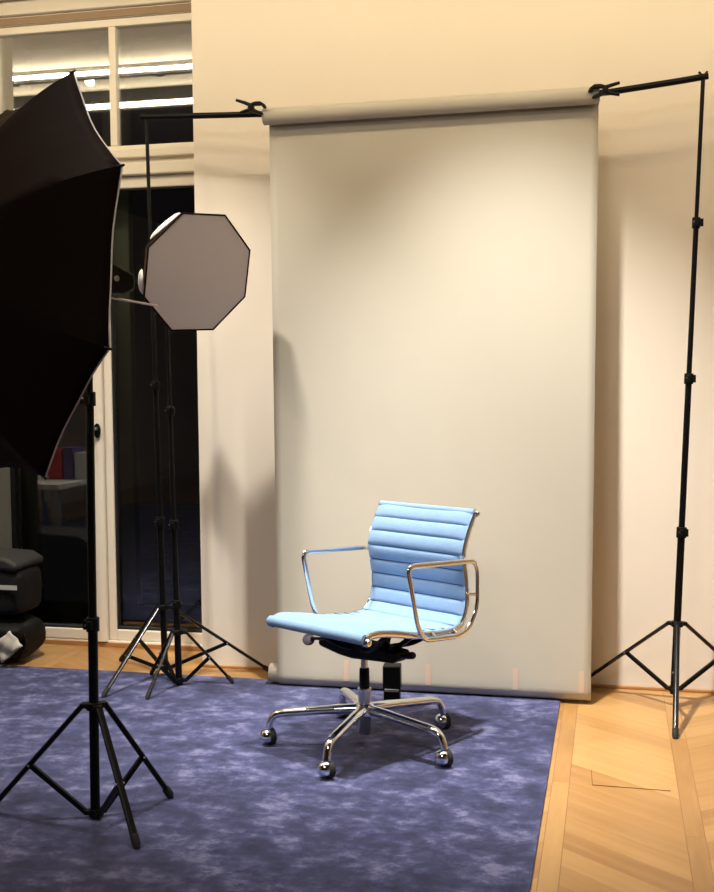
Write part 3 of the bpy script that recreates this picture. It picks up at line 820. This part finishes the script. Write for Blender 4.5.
cyl(b, (-3.22, 4.33, .48), (-3.22, 4.36, .48), .022); bar(b, (-3.22, 4.37, .48), (-3.22, 4.40, .714), .012, .012)
fan = obj('desk_fan', b, M['blue_plastic']); tag(fan, 'blue five-bladed fan hanging below the desk top', 'fan')

# ------------------------------------------------------------------ ceiling lamps
def downlight(x, y, label, aim=None, power=0, size=46, blend=.6, rad=.03, col=WARM, zc=None, ztop=None):
    zc = CZ + .09 if zc is None else zc
    t = thing('downlight', label, 'lamp', (x, y, zc), 0, 'ceiling downlights')
    obj('ring', lathe(B(), [(.030, 0), (.040, 0), (.042, -.012), (.034, -.014), (.030, -.006)], seg=24), M['grey_metal'], t)
    obj('can', lathe(B(), [(.030, -.004), (.030, (ztop or CZ + .09) - zc)], seg=24), M['grey_metal'], t)
    obj('lens', lathe(B(), [(0, -.003), (.018, -.003), (.018, -.001), (0, -.001)], seg=20), M['lamp'], t)
    if aim is not None:
        L = bpy.data.lights.new('downlight_beam', 'SPOT'); L.energy = power; L.spot_size = math.radians(size * 2); L.spot_blend = blend
        L.shadow_soft_size = rad; L.color = col
        o = bpy.data.objects.new('downlight_beam', L); C.objects.link(o); o.location = (x, y, zc - .02)
        L.use_nodes = True; nt = L.node_tree; fo = nt.nodes.new('ShaderNodeLightFalloff'); fo.inputs['Strength'].default_value = 1
        nt.links.new(fo.outputs['Linear'], nt.nodes['Emission'].inputs['Strength']); L.energy = power / 2.4
        o.rotation_euler = V(aim).to_track_quat('-Z', 'Y').to_euler()
SPOTC = (1., .90, .77)
SPOTC = (1., .94, .84)
downlight(-.50, 3.60, 'downlight in the ceiling trough above and before the blue chair', (.20, .88, -2.9), 600, 35, .95, .06, SPOTC, CZ - .02)
downlight(-1.87, 3.85, 'downlight in the front ceiling above the small softbox', (.10, .72, -2.9), 330, 37, .95, .05, SPOTC, CZ - .02, CZ)
downlight(-1.60, 2.98, 'downlight in the ceiling trough above the near umbrella', (.3, -.25, -2.9), 105, 44, .95, .06, SPOTC, CZ - .02)
for x, t_ in ((-2.95, 'first'), (-3.45, 'second'), (-4.0, 'third')):
    downlight(x, 3.2, 'ceiling trough downlight over the desk side, %s from the window' % t_, (0, .2, -1) if t_ != 'second' else (.35, 1.2, -2.4), 60 if t_ == 'second' else 8, 50, .6, .03)
LEDC = (1., .82, .53)
def led(name, y, z, aim, power, w=.035):
    L = bpy.data.lights.new(name, 'AREA'); L.shape = 'RECTANGLE'; L.size = 8.2; L.size_y = w; L.energy = power; L.color = LEDC
    o = bpy.data.objects.new(name, L); C.objects.link(o); o.location = ((XL + XR) / 2, y, z)
    a = V(aim).normalized(); x = V((1, 0, 0)); zz = -a; yy = zz.cross(x)
    o.matrix_world = Matrix.Translation(((XL + XR) / 2, y, z)) @ Matrix((x, yy, zz)).transposed().to_4x4()
led('cove_led_front', YT + .045, CZ - .04, (0, 1, .04), 46, .022)
led('cove_led_rear', 2.88, CZ - .02, (0, 1, .12), 26)
struct('trim_9', box(B(), XL + .02, XR - .02, YT, YT + .038, CZ - .07, CZ), M['grey_metal'])
struct('trim_10', box(B(), XL + .02, XR - .02, 2.845, 2.87, CZ - .05, CZ), M['grey_metal'])

# added soft fill from behind the camera, no real lamp; lifts the lower paper
L = bpy.data.lights.new('fill_light', 'AREA'); L.shape = 'DISK'; L.size = .8; L.energy = 34; L.color = (1, .91, .80)
o = bpy.data.objects.new('fill_light', L); C.objects.link(o); o.location = (-.9, .4, 3.1)
o.rotation_euler = V((0, .35, -1)).to_track_quat('-Z', 'Y').to_euler()

w = bpy.data.worlds.new('night'); w.use_nodes = True; bpy.context.scene.world = w
w.node_tree.nodes['Background'].inputs[0].default_value = (.5, .45, .5, 1); w.node_tree.nodes['Background'].inputs[1].default_value = .007

vs = bpy.context.scene.view_settings
vs.view_transform = 'Standard'; vs.look = 'None'; vs.gamma = 1; vs.exposure = 0.; vs.use_curve_mapping = False
